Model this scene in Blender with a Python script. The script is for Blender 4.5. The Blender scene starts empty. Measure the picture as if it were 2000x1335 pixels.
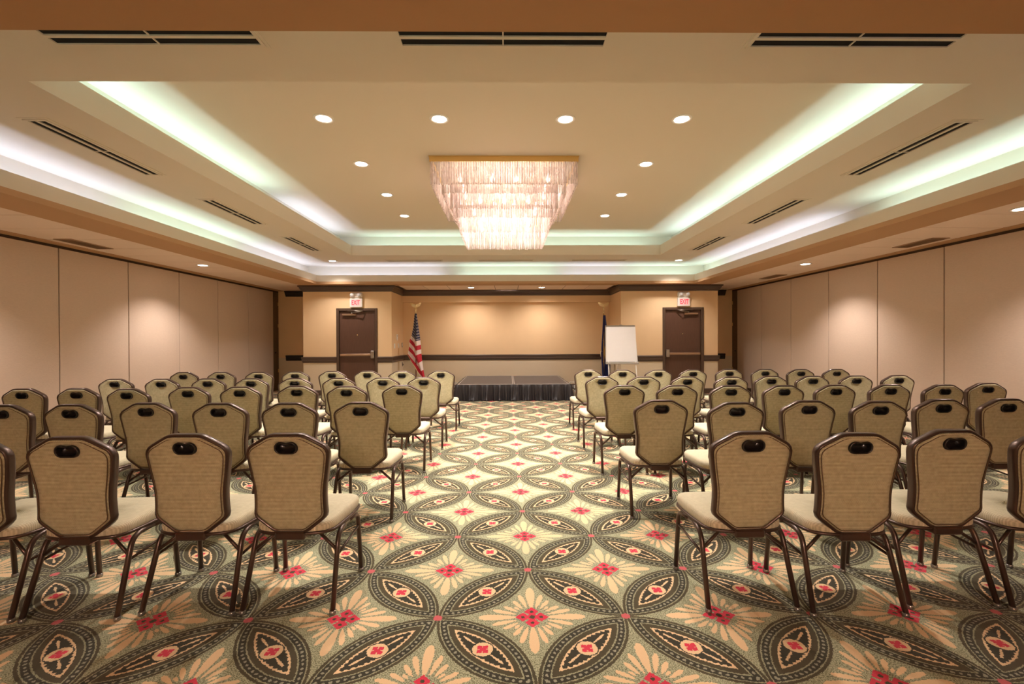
import bpy, math, random
from mathutils import Vector, Matrix
random.seed(7)
sc = bpy.context.scene
col = sc.collection
PI = math.pi
# ------------------------------------------------------------------ camera
F_PX, YAW, PITCH, ROLL, EYE = 895.5, 0.0116, -0.0063, -0.0039, 1.40
def cam_ray(u, v):
    cr, sr = math.cos(ROLL), math.sin(ROLL)
    a, b = cr*u + sr*v, -sr*u + cr*v
    x, y2, z2 = a/F_PX, 1.0, -b/F_PX
    cp, sp = math.cos(PITCH), math.sin(PITCH)
    y, z = cp*y2 - sp*z2, sp*y2 + cp*z2
    cy, sy = math.cos(YAW), math.sin(YAW)
    return Vector((cy*x + sy*y, -sy*x + cy*y, z))
cam_data = bpy.data.cameras.new('camera')
cam = bpy.data.objects.new('camera', cam_data); col.objects.link(cam)
fwd = cam_ray(0, 0).normalized()
rgt = (cam_ray(1, 0) - cam_ray(0, 0)).normalized()
upv = (cam_ray(0, -1) - cam_ray(0, 0)).normalized()
cam.matrix_world = Matrix(((rgt.x, upv.x, -fwd.x, 0), (rgt.y, upv.y, -fwd.y, 0), (rgt.z, upv.z, -fwd.z, EYE), (0, 0, 0, 1)))
cam_data.sensor_width = 36.0
cam_data.lens = 36.0*F_PX/2000.0
cam_data.clip_start = 0.05
sc.camera = cam
# ------------------------------------------------------------------ world, view, light
w = bpy.data.worlds.new('world'); sc.world = w; w.use_nodes = True
w.node_tree.nodes['Background'].inputs[0].default_value = (0.5, 0.42, 0.33, 1)
w.node_tree.nodes['Background'].inputs[1].default_value = 0.1
vs = sc.view_settings
vs.view_transform = 'Standard'; vs.look = 'None'; vs.gamma = 1.0; vs.use_curve_mapping = False
vs.exposure = 1.25
sc.cycles.caustics_reflective = False; sc.cycles.caustics_refractive = False
sc.cycles.sample_clamp_indirect = 4.0
sc.cycles.max_bounces = 8; sc.cycles.diffuse_bounces = 5; sc.cycles.transparent_max_bounces = 24

ZS, ZB, ZC = 2.76, 3.24, 3.72          # soffit, border ceiling, upper ceiling
XF, YF0, YF1 = 4.625, 2.04, 11.24      # outer cove edge
XT, YT0, YT1 = 3.385, 3.30, 10.05      # inner tray edge
LIP, GAP = 0.215, 0.37
XW, YBACK, YFRONT = 6.38, 12.9, -9.0   # side walls, end walls
GREEN, BLUE, PALE = (0.60, 0.94, 1.0), (0.58, 0.70, 1.0), (0.57, 0.86, 1.0)
WARM, WARM2 = (1.0, 0.89, 0.82), (1.0, 0.86, 0.78)
P_OUT, P_IN, P_DOWN, P_SOFFIT, P_NICHE, P_CHAN = 1.5, 1.4, 130.0, 92.0, 84.0, 1.4
P_REAR = 43.0

def strip(x0, y0, x1, y1, z, color, per_m):
    L = math.hypot(x1-x0, y1-y0)
    d = bpy.data.lights.new('cove_strip', 'AREA'); d.shape = 'RECTANGLE'
    d.size = L; d.size_y = 0.05; d.energy = per_m*L; d.color = color
    o = bpy.data.objects.new('cove_strip', d); col.objects.link(o)
    o.location = ((x0+x1)/2, (y0+y1)/2, z)
    o.rotation_euler = (PI, 0, -math.atan2(y1-y0, x1-x0))     # shines upward
zo, zi = ZS+0.075, ZB+0.075
xo, xi = XF+0.22, XT+0.22
for y0, y1, c in ((1.9, 5.9, BLUE), (6.0, 8.6, GREEN), (8.7, 11.3, BLUE)): strip(-xo, y0, -xo, y1, zo, c, P_OUT)
for y0, y1, c in ((1.9, 6.0, GREEN), (6.75, 10.4, BLUE), (10.5, 11.3, GREEN)): strip(xo, y0, xo, y1, zo, c, P_OUT)
yo = YF1+0.22
for x0, x1, c in ((-4.6, -1.55, BLUE), (-1.2, 1.25, GREEN), (1.4, 2.9, BLUE), (3.0, 4.6, GREEN)): strip(x0, yo, x1, yo, zo, c, P_OUT*0.9)
for x0, x1, c in ((-4.6, -1.5, GREEN), (-1.4, 1.4, GREEN), (1.5, 4.6, BLUE)): strip(x0, YF0-0.22, x1, YF0-0.22, zo, c, P_OUT*0.8)
for y0, y1, c in ((3.1, 7.0, GREEN), (7.5, 9.9, BLUE)): strip(-xi, y0, -xi, y1, zi, c, P_IN)
for y0, y1, c in ((3.1, 7.4, GREEN), (7.5, 9.9, PALE)): strip(xi, y0, xi, y1, zi, c, P_IN)
for x0, x1, c in ((-3.2, 3.2, GREEN),): strip(x0, YT1+0.22, x1, YT1+0.22, zi, c, P_IN*0.8)
strip(-3.2, YT0-0.22, 3.2, YT0-0.22, zi, PALE, P_IN*0.8)

# ------------------------------------------------------------------ materials
def lin(r, g, b):
    f = lambda c: (c/255/12.92 if c/255 <= 0.04045 else ((c/255+0.055)/1.055)**2.4)
    return (f(r), f(g), f(b), 1.0)
def mat(name, color, rough=0.6, metal=0.0, var=0.0, vscale=8.0, bump=0.0, bscale=60.0, spec=0.5, stretch=(1, 1, 1), emit=None, estr=0.0, coat=0.0):
    m = bpy.data.materials.new(name); m.use_nodes = True
    nt = m.node_tree; b = nt.nodes['Principled BSDF']
    b.inputs['Base Color'].default_value = color; b.inputs['Roughness'].default_value = rough
    b.inputs['Metallic'].default_value = metal; b.inputs['Specular IOR Level'].default_value = spec
    b.inputs['Coat Weight'].default_value = coat
    tc = nt.nodes.new('ShaderNodeTexCoord'); mp = nt.nodes.new('ShaderNodeMapping'); mp.inputs['Scale'].default_value = stretch
    nt.links.new(tc.outputs['Object'], mp.inputs['Vector'])
    if var > 0:
        n = nt.nodes.new('ShaderNodeTexNoise'); n.inputs['Scale'].default_value = vscale; n.inputs['Detail'].default_value = 4
        nt.links.new(mp.outputs[0], n.inputs['Vector'])
        mx = nt.nodes.new('ShaderNodeMix'); mx.data_type = 'RGBA'
        mx.inputs[6].default_value = tuple(c*(1-var) for c in color[:3])+(1,)
        mx.inputs[7].default_value = tuple(min(1, c*(1+var)) for c in color[:3])+(1,)
        nt.links.new(n.outputs['Fac'], mx.inputs[0]); nt.links.new(mx.outputs[2], b.inputs['Base Color'])
    if bump > 0:
        n2 = nt.nodes.new('ShaderNodeTexNoise'); n2.inputs['Scale'].default_value = bscale; n2.inputs['Detail'].default_value = 3
        nt.links.new(mp.outputs[0], n2.inputs['Vector'])
        bp = nt.nodes.new('ShaderNodeBump'); bp.inputs['Strength'].default_value = bump; bp.inputs['Distance'].default_value = 0.01
        nt.links.new(n2.outputs['Fac'], bp.inputs['Height']); nt.links.new(bp.outputs[0], b.inputs['Normal'])
    if emit:
        b.inputs['Emission Color'].default_value = emit; b.inputs['Emission Strength'].default_value = estr
    return m

class G:                                   # a tiny expression builder over Math nodes
    def __init__(s, nt, v): s.nt, s.v = nt, v
    def op(s, o, *a):
        n = s.nt.nodes.new('ShaderNodeMath'); n.operation = o
        for i, x in enumerate((s,)+a):
            v = x.v if isinstance(x, G) else x
            if isinstance(v, (int, float)): n.inputs[i].default_value = v
            else: s.nt.links.new(v, n.inputs[i])
        return G(s.nt, n.outputs[0])
    def __add__(s, o): return s.op('ADD', o)
    __radd__ = __add__
    def __sub__(s, o): return s.op('SUBTRACT', o)
    def __rsub__(s, o): return G(s.nt, o).op('SUBTRACT', s)
    def __mul__(s, o): return s.op('MULTIPLY', o)
    __rmul__ = __mul__
    def __truediv__(s, o): return s.op('DIVIDE', o)
    def __neg__(s): return s*-1.0
    def abs(s): return s.op('ABSOLUTE')
    def sqrt(s): return s.op('SQRT')
    def sin(s): return s.op('SINE')
    def round(s): return s.op('ROUND')
    def frac(s): return s.op('FRACT')
    def max(s, o): return s.op('MAXIMUM', o)
    def min(s, o): return s.op('MINIMUM', o)
    def lt(s, o): return s.op('LESS_THAN', o)
    def gt(s, o): return s.op('GREATER_THAN', o)
    def atan2(s, o): return s.op('ARCTAN2', o)
def mixc(nt, fac, a, b):
    n = nt.nodes.new('ShaderNodeMix'); n.data_type = 'RGBA'
    nt.links.new(fac.v, n.inputs[0])
    for i, c in ((6, a), (7, b)):
        if isinstance(c, tuple): n.inputs[i].default_value = c
        else: nt.links.new(c, n.inputs[i])
    return n.outputs[2]

def carpet_material():
    m = bpy.data.materials.new('patterned_carpet'); m.use_nodes = True
    nt = m.node_tree; bs = nt.nodes['Principled BSDF']
    bs.inputs['Roughness'].default_value = 0.95; bs.inputs['Specular IOR Level'].default_value = 0.1
    bs.inputs['Sheen Weight'].default_value = 0.18; bs.inputs['Sheen Roughness'].default_value = 0.5
    tc = nt.nodes.new('ShaderNodeTexCoord'); sx = nt.nodes.new('ShaderNodeSeparateXYZ')
    nt.links.new(tc.outputs['Object'], sx.inputs[0])
    def noise(scale, detail=2.0):
        n = nt.nodes.new('ShaderNodeTexNoise'); n.inputs['Scale'].default_value = scale; n.inputs['Detail'].default_value = detail
        nt.links.new(tc.outputs['Object'], n.inputs['Vector']); return n
    S = 0.9467
    wob = noise(130.0); ws = nt.nodes.new('ShaderNodeSeparateColor'); nt.links.new(wob.outputs['Color'], ws.inputs[0])
    X = G(nt, sx.outputs[0]) - 0.1221 + (G(nt, ws.outputs[0])-0.5)*0.016
    Y = G(nt, sx.outputs[1]) - 2.3006 + (G(nt, ws.outputs[1])-0.5)*0.016
    u, v = (X+Y)/S, (X-Y)/S
    p, q = u-u.round(), v-v.round()
    gx, gy = (p+q)*0.70711, (p-q)*0.70711
    pa, qa = p.abs(), q.abs()
    mm, nn = pa.max(qa), pa.min(qa)
    om = 1.0-mm
    d2 = (om*om+nn*nn).sqrt()
    # colours
    ground, groundk = lin(180, 180, 148), lin(106, 108, 78)
    dark, dark2, line = lin(74, 67, 45), lin(54, 51, 37), lin(156, 155, 124)
    dotc, tan, red, pink = lin(152, 150, 128), lin(230, 198, 154), lin(212, 52, 76), lin(198, 92, 96)
    sp = G(nt, noise(170.0, 1.5).outputs['Fac'])
    c = mixc(nt, ((sp-0.40)*6.5).max(0.0).min(1.0), groundk, ground)
    # leaf sprays around the cell flower: fold to one quadrant axis
    big, small = gx.abs().max(gy.abs()), gx.abs().min(gy.abs())
    leaf = None
    for ang, l0, l1, wd in ((0, 0.11, 0.40, 0.036), (17, 0.12, 0.31, 0.021), (33, 0.125, 0.255, 0.018), (45, 0.13, 0.185, 0.012)):
        ca, sa = math.cos(math.radians(ang)), math.sin(math.radians(ang))
        al, ac = big*ca+small*sa, small*ca-big*sa
        t = (al-l0)/(l1-l0)
        prof = (t*(1.0-t)).max(0.0).sqrt()*2.0*wd*(0.55+t*0.75)
        f = ac.abs().lt(prof)
        leaf = f if leaf is None else leaf.max(f)
    c = mixc(nt, leaf, c, tan)
    # red four-petalled flower with dark eyes
    diam = big+small
    petal = ((big-0.068).abs()+small*1.05).lt(0.058).max(diam.lt(0.055))
    c = mixc(nt, petal, c, red)
    eye = ((big-0.068)*(big-0.068)+small*small).lt(0.00021).max((big*big+small*small).lt(0.00050))
    c = mixc(nt, eye, c, dark)
    # lens petals on the cell edges
    lens = d2.lt(0.7071)
    c = mixc(nt, lens, c, dark)
    def band(a, b): return d2.gt(a)*d2.lt(b)
    c = mixc(nt, band(0.634, 0.679), c, dark2)
    c = mixc(nt, band(0.679, 0.687).max(band(0.624, 0.633)), c, line)
    th = nn.atan2(om)/0.0655
    dt = (th.frac()-0.5)*0.043
    c = mixc(nt, (dt*dt*0.8+(d2-0.656)*(d2-0.656)).lt(0.00010), c, dotc)
    zig = ((nn*26.0).frac()-0.5).abs()*0.024
    inner = d2.lt(0.585)
    c = mixc(nt, inner, c, tan)
    c = mixc(nt, d2.lt(0.576-zig)*inner, c, dark2)
    ed = 0.5-mm
    vein = ed.lt(0.0075+(nn*50.0).sin()*0.002)*nn.lt(0.20)*nn.gt(0.08)
    c = mixc(nt, vein*inner, c, tan)
    r2 = ed*ed+nn*nn
    c = mixc(nt, r2.lt(0.0064)*inner, c, dark2)
    c = mixc(nt, r2.lt(0.0050)*d2.lt(0.59), c, tan)
    fl = (nn.max(ed)-0.028).abs()+nn.min(ed)
    c = mixc(nt, fl.lt(0.024).max(r2.lt(0.0004)), c, red)
    kp, kq = 0.5-pa, 0.5-qa
    c = mixc(nt, (kp*kp+kq*kq).lt(0.0011), c, pink)
    sp2 = G(nt, noise(420.0, 1.0).outputs['Fac'])
    hs = nt.nodes.new('ShaderNodeHueSaturation'); nt.links.new(c, hs.inputs['Color'])
    nt.links.new((0.72+sp2*0.56).v, hs.inputs['Value'])
    nt.links.new(hs.outputs[0], bs.inputs['Base Color'])
    bp = nt.nodes.new('ShaderNodeBump'); bp.inputs['Strength'].default_value = 0.35; bp.inputs['Distance'].default_value = 0.004
    nt.links.new(sp2.v, bp.inputs['Height']); nt.links.new(bp.outputs[0], bs.inputs['Normal'])
    return m

def weave_material(name, c1, c2, ku, kv, axes=(0, 2)):
    m = bpy.data.materials.new(name); m.use_nodes = True
    nt = m.node_tree; b = nt.nodes['Principled BSDF']; b.inputs['Roughness'].default_value = 0.85
    b.inputs['Specular IOR Level'].default_value = 0.2; b.inputs['Sheen Weight'].default_value = 0.15
    tc = nt.nodes.new('ShaderNodeTexCoord'); sx = nt.nodes.new('ShaderNodeSeparateXYZ'); nt.links.new(tc.outputs['Object'], sx.inputs[0])
    A, B = G(nt, sx.outputs[axes[0]]), G(nt, sx.outputs[axes[1]])
    n = nt.nodes.new('ShaderNodeTexNoise'); n.inputs['Scale'].default_value = 45; nt.links.new(tc.outputs['Object'], n.inputs['Vector'])
    k = G(nt, n.outputs['Fac'])
    f = ((A*ku+(B*kv*0.5).round()*PI).sin()*0.35+(B*kv).sin()*0.35+0.5+(k-0.5)*0.7).max(0.0).min(1.0)
    nt.links.new(mixc(nt, f, c1, c2), b.inputs['Base Color'])
    bp = nt.nodes.new('ShaderNodeBump'); bp.inputs['Strength'].default_value = 0.25; bp.inputs['Distance'].default_value = 0.003
    nt.links.new(f.v, bp.inputs['Height']); nt.links.new(bp.outputs[0], b.inputs['Normal'])
    return m

M = {}
M['carpet'] = carpet_material()
M['paint'] = mat('cream_ceiling_paint', lin(226, 216, 198), 0.8, bump=0.03, bscale=40)
M['soffit'] = mat('shaded_ceiling_paint', lin(192, 152, 112), 0.8, bump=0.03, bscale=40)  # ceiling paint darkened, shade on the soffit underside put into its colour
M['tile'] = mat('acoustic_tile', lin(238, 218, 202), 0.95, var=0.05, vscale=120, bump=0.15, bscale=300)
M['grid'] = mat('ceiling_grid', lin(104, 82, 64), 0.7)
M['gold'] = mat('gold_wall_paint', lin(240, 208, 164), 0.8, var=0.04, vscale=3, bump=0.05, bscale=90)
M['wains'] = mat('beige_wallcovering', lin(224, 208, 180), 0.8, var=0.06, vscale=60, bump=0.1, bscale=150)
M['fabricwall'] = mat('ribbed_wall_fabric', lin(213, 193, 175), 0.9, var=0.10, vscale=30, bump=0.25, bscale=40, stretch=(1, 1, 7))
M['seam'] = mat('dark_seam', lin(70, 52, 36), 0.7)
M['trim'] = mat('espresso_trim', lin(84, 66, 56), 0.3, var=0.15, vscale=20, stretch=(1, 1, 8), coat=0.2)
M['black'] = mat('black_trim', lin(36, 30, 26), 0.4)
M['wood'] = mat('walnut_door', lin(92, 64, 50), 0.42, var=0.22, vscale=14, stretch=(6, 6, 0.5), bump=0.05)
M['jamb'] = mat('brown_jamb', lin(88, 68, 54), 0.4, var=0.1, vscale=20)
M['pocket'] = mat('dark_pocket_door', lin(104, 84, 58), 0.7, var=0.15, vscale=12, stretch=(3, 3, .4))
M['steel'] = mat('brushed_steel', lin(190, 184, 176), 0.3, 1.0)
M['bronze'] = mat('bronze_metal', lin(186, 156, 128), 0.35, 0.8)
M['brass'] = mat('polished_brass', lin(238, 206, 140), 0.28, 1.0)
M['palegold'] = mat('pale_gold', lin(246, 226, 178), 0.35, 0.4)
M['white'] = mat('white_plastic', lin(244, 240, 234), 0.4)
M['black_plastic'] = mat('black_plastic', lin(34, 30, 29), 0.28, coat=0.3)
M['slot'] = mat('black_slot', lin(10, 9, 8), 0.9)
M['frame'] = mat('brown_chair_metal', lin(82, 63, 54), 0.33, 0.5, coat=0.2)
M['glide'] = mat('clear_glide', lin(150, 144, 138), 0.2, 0.6)
M['piping'] = mat('brown_piping', lin(104, 82, 60), 0.6)
M['back'] = weave_material('tan_weave', lin(138, 130, 98), lin(222, 214, 178), 700.0, 900.0)
M['seat'] = weave_material('lit_tan_weave', lin(184, 174, 144), lin(220, 210, 182), 700.0, 700.0, (0, 1))  # same fabric as the backs, overhead light put into a paler colour
M['stage'] = mat('grey_stage_deck', lin(74, 68, 72), 0.3, var=0.08, vscale=40)
M['skirt'] = mat('black_skirt_cloth', lin(44, 40, 43), 0.45, var=0.1, vscale=20)
M['stepblack'] = mat('black_step', lin(48, 46, 46), 0.5)
M['paper'] = mat('white_paper', lin(238, 236, 236), 0.7, var=0.02, vscale=6)
M['easel'] = mat('grey_easel_metal', lin(186, 182, 176), 0.4, 0.4)
M['signred'] = mat('lit_red_letters', lin(236, 60, 76), 0.5, emit=lin(255, 60, 80), estr=0.35)
M['signface'] = mat('pink_glow_face', lin(250, 216, 214), 0.4)  # white face, pink glow of the red letters put into its colour
M['lamp'] = mat('lamp_glass', lin(214, 214, 216), 0.15)
M['lens'] = mat('lit_lens', (1, 0.95, 0.88, 1), 0.5, emit=(1.0, 0.88, 0.76, 1), estr=9.0)
M['bulb'] = mat('lit_bulb', (1, 0.95, 0.9, 1), 0.5, emit=(1.0, 0.84, 0.74, 1), estr=8.0)
M['red_cloth'] = mat('dark_red_pole', lin(120, 40, 30), 0.5)
def glass_rod():
    m = bpy.data.materials.new('ribbed_glass_rods'); m.use_nodes = True
    nt = m.node_tree; nt.nodes.remove(nt.nodes['Principled BSDF'])
    out = nt.nodes['Material Output']
    tr = nt.nodes.new('ShaderNodeBsdfTransparent'); tr.inputs[0].default_value = (1, 0.97, 0.95, 1)
    tl = nt.nodes.new('ShaderNodeBsdfTranslucent'); tl.inputs[0].default_value = (0.97, 0.90, 0.89, 1)
    df = nt.nodes.new('ShaderNodeBsdfDiffuse'); df.inputs[0].default_value = (0.95, 0.88, 0.87, 1)
    gl = nt.nodes.new('ShaderNodeBsdfGlossy'); gl.inputs['Roughness'].default_value = 0.08
    tc = nt.nodes.new('ShaderNodeTexCoord'); mp = nt.nodes.new('ShaderNodeMapping'); mp.inputs['Scale'].default_value = (55, 55, 9)
    nz = nt.nodes.new('ShaderNodeTexNoise'); nz.inputs['Scale'].default_value = 1.0; nz.inputs['Detail'].default_value = 3
    nt.links.new(tc.outputs['Object'], mp.inputs[0]); nt.links.new(mp.outputs[0], nz.inputs['Vector'])
    bp = nt.nodes.new('ShaderNodeBump'); bp.inputs['Strength'].default_value = 0.6; bp.inputs['Distance'].default_value = 0.01
    nt.links.new(nz.outputs['Fac'], bp.inputs['Height']); nt.links.new(bp.outputs[0], gl.inputs['Normal'])
    def mix(f, a, b):
        n = nt.nodes.new('ShaderNodeMixShader')
        if isinstance(f, float): n.inputs[0].default_value = f
        else: nt.links.new(f, n.inputs[0])
        nt.links.new(a.outputs[0], n.inputs[1]); nt.links.new(b.outputs[0], n.inputs[2]); return n
    a = mix(0.35, tl, df); b = mix(0.18, a, gl)
    fac = ((G(nt, nz.outputs['Fac'])-0.5)*2.2+0.45).max(0.1).min(0.8)
    c = mix(fac.v, b, tr)
    nt.links.new(c.outputs[0], out.inputs[0])
    return m
M['rod'] = glass_rod()

# ------------------------------------------------------------------ mesh helpers
class MB:
    def __init__(s): s.v, s.f, s.mi, s.sm, s.uv = [], [], [], [], None
    def add(s, vs, fs, m=0, smooth=False):
        n = len(s.v); s.v += [tuple(p) for p in vs]
        for f in fs: s.f.append(tuple(i+n for i in f)); s.mi.append(m); s.sm.append(smooth)
        return s
    def box(s, x0, y0, z0, x1, y1, z1, m=0, bev=0.0):
        if bev <= 0:
            vs = [(x, y, z) for z in (z0, z1) for y in (y0, y1) for x in (x0, x1)]
            return s.add(vs, [(0, 2, 3, 1), (4, 5, 7, 6), (0, 1, 5, 4), (2, 6, 7, 3), (0, 4, 6, 2), (1, 3, 7, 5)], m)
        b = min(bev, (x1-x0)/2.01, (y1-y0)/2.01, (z1-z0)/2.01)
        loops = []
        for z, i in ((z0, b), (z0+b, 0), (z1-b, 0), (z1, b)):
            pts = []
            for cx, cy, sx, sy in ((x1, y1, -1, -1), (x0, y1, 1, -1), (x0, y0, 1, 1), (x1, y0, -1, 1)):
                a, c = (cx+sx*i, cy+sy*(b+0*i)), (cx+sx*(b+0*i), cy+sy*i)
                if (sx, sy) in ((-1, -1), (1, 1)): pts += [a, c]
                else: pts += [c, a]
            loops.append([(x, y, z) for x, y in pts])
        return s.loft(loops, True, True, m)
    def loft(s, loops, cap0=True, cap1=True, m=0, smooth=False, closed=True, ring=False):
        n = len(loops[0]); vs = [p for L in loops for p in L]; fs = []
        R = len(loops)
        for r in range(R if ring else R-1):
            a, b = r*n, ((r+1) % R)*n
            for i in range(n if closed else n-1):
                j = (i+1) % n; fs.append((a+i, a+j, b+j, b+i))
        s.add(vs, fs, m, smooth)
        base = len(s.v)-len(vs)
        if cap0 and not ring: s.f.append(tuple(base+i for i in range(n))[::-1]); s.mi.append(m); s.sm.append(False)
        if cap1 and not ring: s.f.append(tuple(base+(R-1)*n+i for i in range(n))); s.mi.append(m); s.sm.append(False)
        return s
    def tube(s, pts, r, seg=10, m=0, closed=False, smooth=True, flat=1.0):
        P = [Vector(p) for p in pts]; loops = []; N = len(P); up = None
        for i, p in enumerate(P):
            if closed: t = (P[(i+1) % N]-P[i-1])
            else: t = (P[min(i+1, N-1)]-P[max(i-1, 0)])
            t.normalize()
            if up is None:
                up = Vector((0, 0, 1)) if abs(t.z) < 0.9 else Vector((0, 1, 0))
            up = (up-t*up.dot(t))
            if up.length < 1e-4: up = t.orthogonal()
            up.normalize()
            sd = t.cross(up)
            rr = r[i] if isinstance(r, (list, tuple)) else r
            loops.append([tuple(p+sd*math.cos(a)*rr+up*math.sin(a)*rr*flat) for a in [2*PI*k/seg for k in range(seg)]])
        return s.loft(loops, not closed, not closed, m, smooth, True, closed)
    def lathe(s, prof, c=(0, 0, 0), seg=24, m=0, smooth=True, axis='z'):
        loops = []
        for r, h in prof:
            L = []
            for k in range(seg):
                a = 2*PI*k/seg; x, y = r*math.cos(a), r*math.sin(a)
                L.append((c[0]+x, c[1]+y, c[2]+h) if axis == 'z' else (c[0]+x, c[1]-h, c[2]+y))
            loops.append(L)
        return s.loft(loops, True, True, m, smooth)
    def sphere(s, c, r, m=0, sx=1, sy=1, sz=1, seg=12, rings=7):
        loops = []
        for j in range(rings):
            a = -PI/2+PI*(j+0.02)/(rings-1+0.04)
            loops.append([(c[0]+r*sx*math.cos(a)*math.cos(2*PI*k/seg), c[1]+r*sy*math.cos(a)*math.sin(2*PI*k/seg), c[2]+r*sz*math.sin(a)) for k in range(seg)])
        return s.loft(loops, True, True, m, True)
    def sweep(s, prof, path, m=0):
        """profile (out, z) swept along an XY polyline; out points to the right of the walking direction"""
        loops = []; N = len(path)
        for i, p in enumerate(path):
            p = Vector(p)
            d0 = (p-Vector(path[i-1])).normalized() if i else None
            d1 = (Vector(path[i+1])-p).normalized() if i < N-1 else None
            n0 = Vector((d0.y, -d0.x)) if d0 else None; n1 = Vector((d1.y, -d1.x)) if d1 else None
            if n0 is None: n = n1
            elif n1 is None: n = n0
            else: n = (n0+n1)/max(0.2, 1+n0.dot(n1))
            loops.append([(p.x+n.x*o, p.y+n.y*o, z) for o, z in prof])
        return s.loft(loops, True, True, m)
    def mesh(s, name, mats):
        me = bpy.data.meshes.new(name); me.from_pydata(s.v, [], s.f)
        for mm in (mats if isinstance(mats, (list, tuple)) else [mats]): me.materials.append(mm)
        me.polygons.foreach_set('material_index', s.mi); me.polygons.foreach_set('use_smooth', s.sm)
        if s.uv:
            ul = me.uv_layers.new(name='uv')
            for lp in me.loops: ul.data[lp.index].uv = s.uv[lp.vertex_index]
        me.validate(); me.update()
        return me
    def build(s, name, mats, parent=None, loc=None):
        o = bpy.data.objects.new(name, s.mesh(name, mats)); col.objects.link(o)
        if parent: o.parent = parent
        if loc: o.location = loc
        return o
def empty(name, loc=(0, 0, 0), rz=0.0):
    o = bpy.data.objects.new(name, None); col.objects.link(o); o.location = loc; o.rotation_euler = (0, 0, rz)
    o.empty_display_size = 0.1
    return o
def tag(o, label, cat, group=None):
    o['label'] = label; o['category'] = cat
    if group: o['group'] = group
    return o
def structure(o): o['kind'] = 'structure'; return o
def link_copy(o, parent=None):
    c = o.copy(); col.objects.link(c)
    if parent: c.parent = parent
    for ch in o.children: link_copy(ch, c)
    return c

# ------------------------------------------------------------------ floor
structure(MB().box(-XW-.1, YFRONT-.1, -0.1, XW+.1, YBACK+.2, 0.0).build('floor', M['carpet']))

# ------------------------------------------------------------------ ceiling
ceil = structure(empty('ceiling', (0, 0, ZS)))
def part_c(mb, name, m):                    # ceiling part given in world coordinates
    mb.v = [(x, y, z-ZS) for x, y, z in mb.v]
    return mb.build(name, m, ceil)
def ring(mb, xi_, y0, y1, xo_, Y0, Y1, z0, z1, m=0):
    mb.box(-xo_, Y0, z0, -xi_, Y1, z1, m); mb.box(xi_, Y0, z0, xo_, Y1, z1, m)
    mb.box(-xi_, Y0, z0, xi_, y0, z1, m); mb.box(-xi_, y1, z0, xi_, Y1, z1, m); return mb
a = XT+GAP; b = XF+GAP
mb = MB().box(-a-.1, YT0-GAP-.1, ZC, a+.1, YT1+GAP+.1, ZC+.1); part_c(mb, 'upper_ceiling', M['paint'])
mb = MB(); ring(mb, a, YT0-GAP, YT1+GAP, a+.1, YT0-GAP-.1, YT1+GAP+.1, ZB+.06, ZC); part_c(mb, 'inner_cove_wall', M['paint'])
mb = MB(); ring(mb, XT, YT0, YT1, b+.1, YF0-GAP-.1, YF1+GAP+.1, ZB, ZB+.06); part_c(mb, 'border_ceiling', M['paint'])
mb = MB(); ring(mb, XT, YT0, YT1, XT+.03, YT0-.03, YT1+.03, ZB+.06, ZB+LIP); part_c(mb, 'inner_fascia', M['paint'])
mb = MB(); ring(mb, b, YF0-GAP, YF1+GAP, b+.1, YF0-GAP-.1, YF1+GAP+.1, ZS+.06, ZB); part_c(mb, 'outer_cove_wall', M['paint'])
mb = MB(); ring(mb, XF, YF0, YF1, XF+.03, YF0-.03, YF1+.03, ZS+.06, ZS+LIP); part_c(mb, 'outer_fascia', M['paint'])
T0, T1 = 5.15, 6.20
mb = MB()
ring(mb, XF, YF0, YF1, T0, 0.0, 11.64, ZS, ZS+.06); ring(mb, XF, -8.0, -.05, T0, YFRONT, 0.0, ZS, ZS+.06)
for s in (-1, 1):
    x0, x1 = sorted((s*T1, s*(XW+.1))); mb.box(x0, YFRONT, ZS, x1, YBACK+.1, ZS+.06)
mb.box(-T0, 12.62, ZS, T0, YBACK+.1, ZS+.06)
part_c(mb, 'soffit', M['soffit'])
mb = MB().box(-XF-.4, -8.4, ZB, XF+.4, 0.4, ZB+.06); ring(mb, XF+.37, -8.37, .37, XF+.47, -8.47, .47, ZS+.06, ZB); part_c(mb, 'rear_ceiling', M['paint'])
mb = MB()
for s in (-1, 1):
    x0, x1 = sorted((s*T0, s*T1)); mb.box(x0, YFRONT, ZS+.012, x1, YBACK+.1, ZS+.06)
mb.box(-T0, 11.64, ZS+.012, T0, 12.62, ZS+.06)
part_c(mb, 'tile_grid', M['grid'])
tile = MB().box(-.520, -.298, -.006, .520, .298, .004, bev=0.004).mesh('ceiling_tile', M['tile'])
tile2 = MB().box(-.298, -.485, -.006, .298, .485, .004, bev=0.004).mesh('ceiling_tile', M['tile'])
def put_tile(me, x, y):
    o = bpy.data.objects.new('ceiling_tile', me); col.objects.link(o); o.parent = ceil; o.location = (x, y, 0.008)
for s in (-1, 1):
    for k in range(15): put_tile(tile, s*(T0+T1)/2, 4.115+0.61*k)
for k in range(9): put_tile(tile2, -2.44+0.61*k, 12.13)

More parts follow.
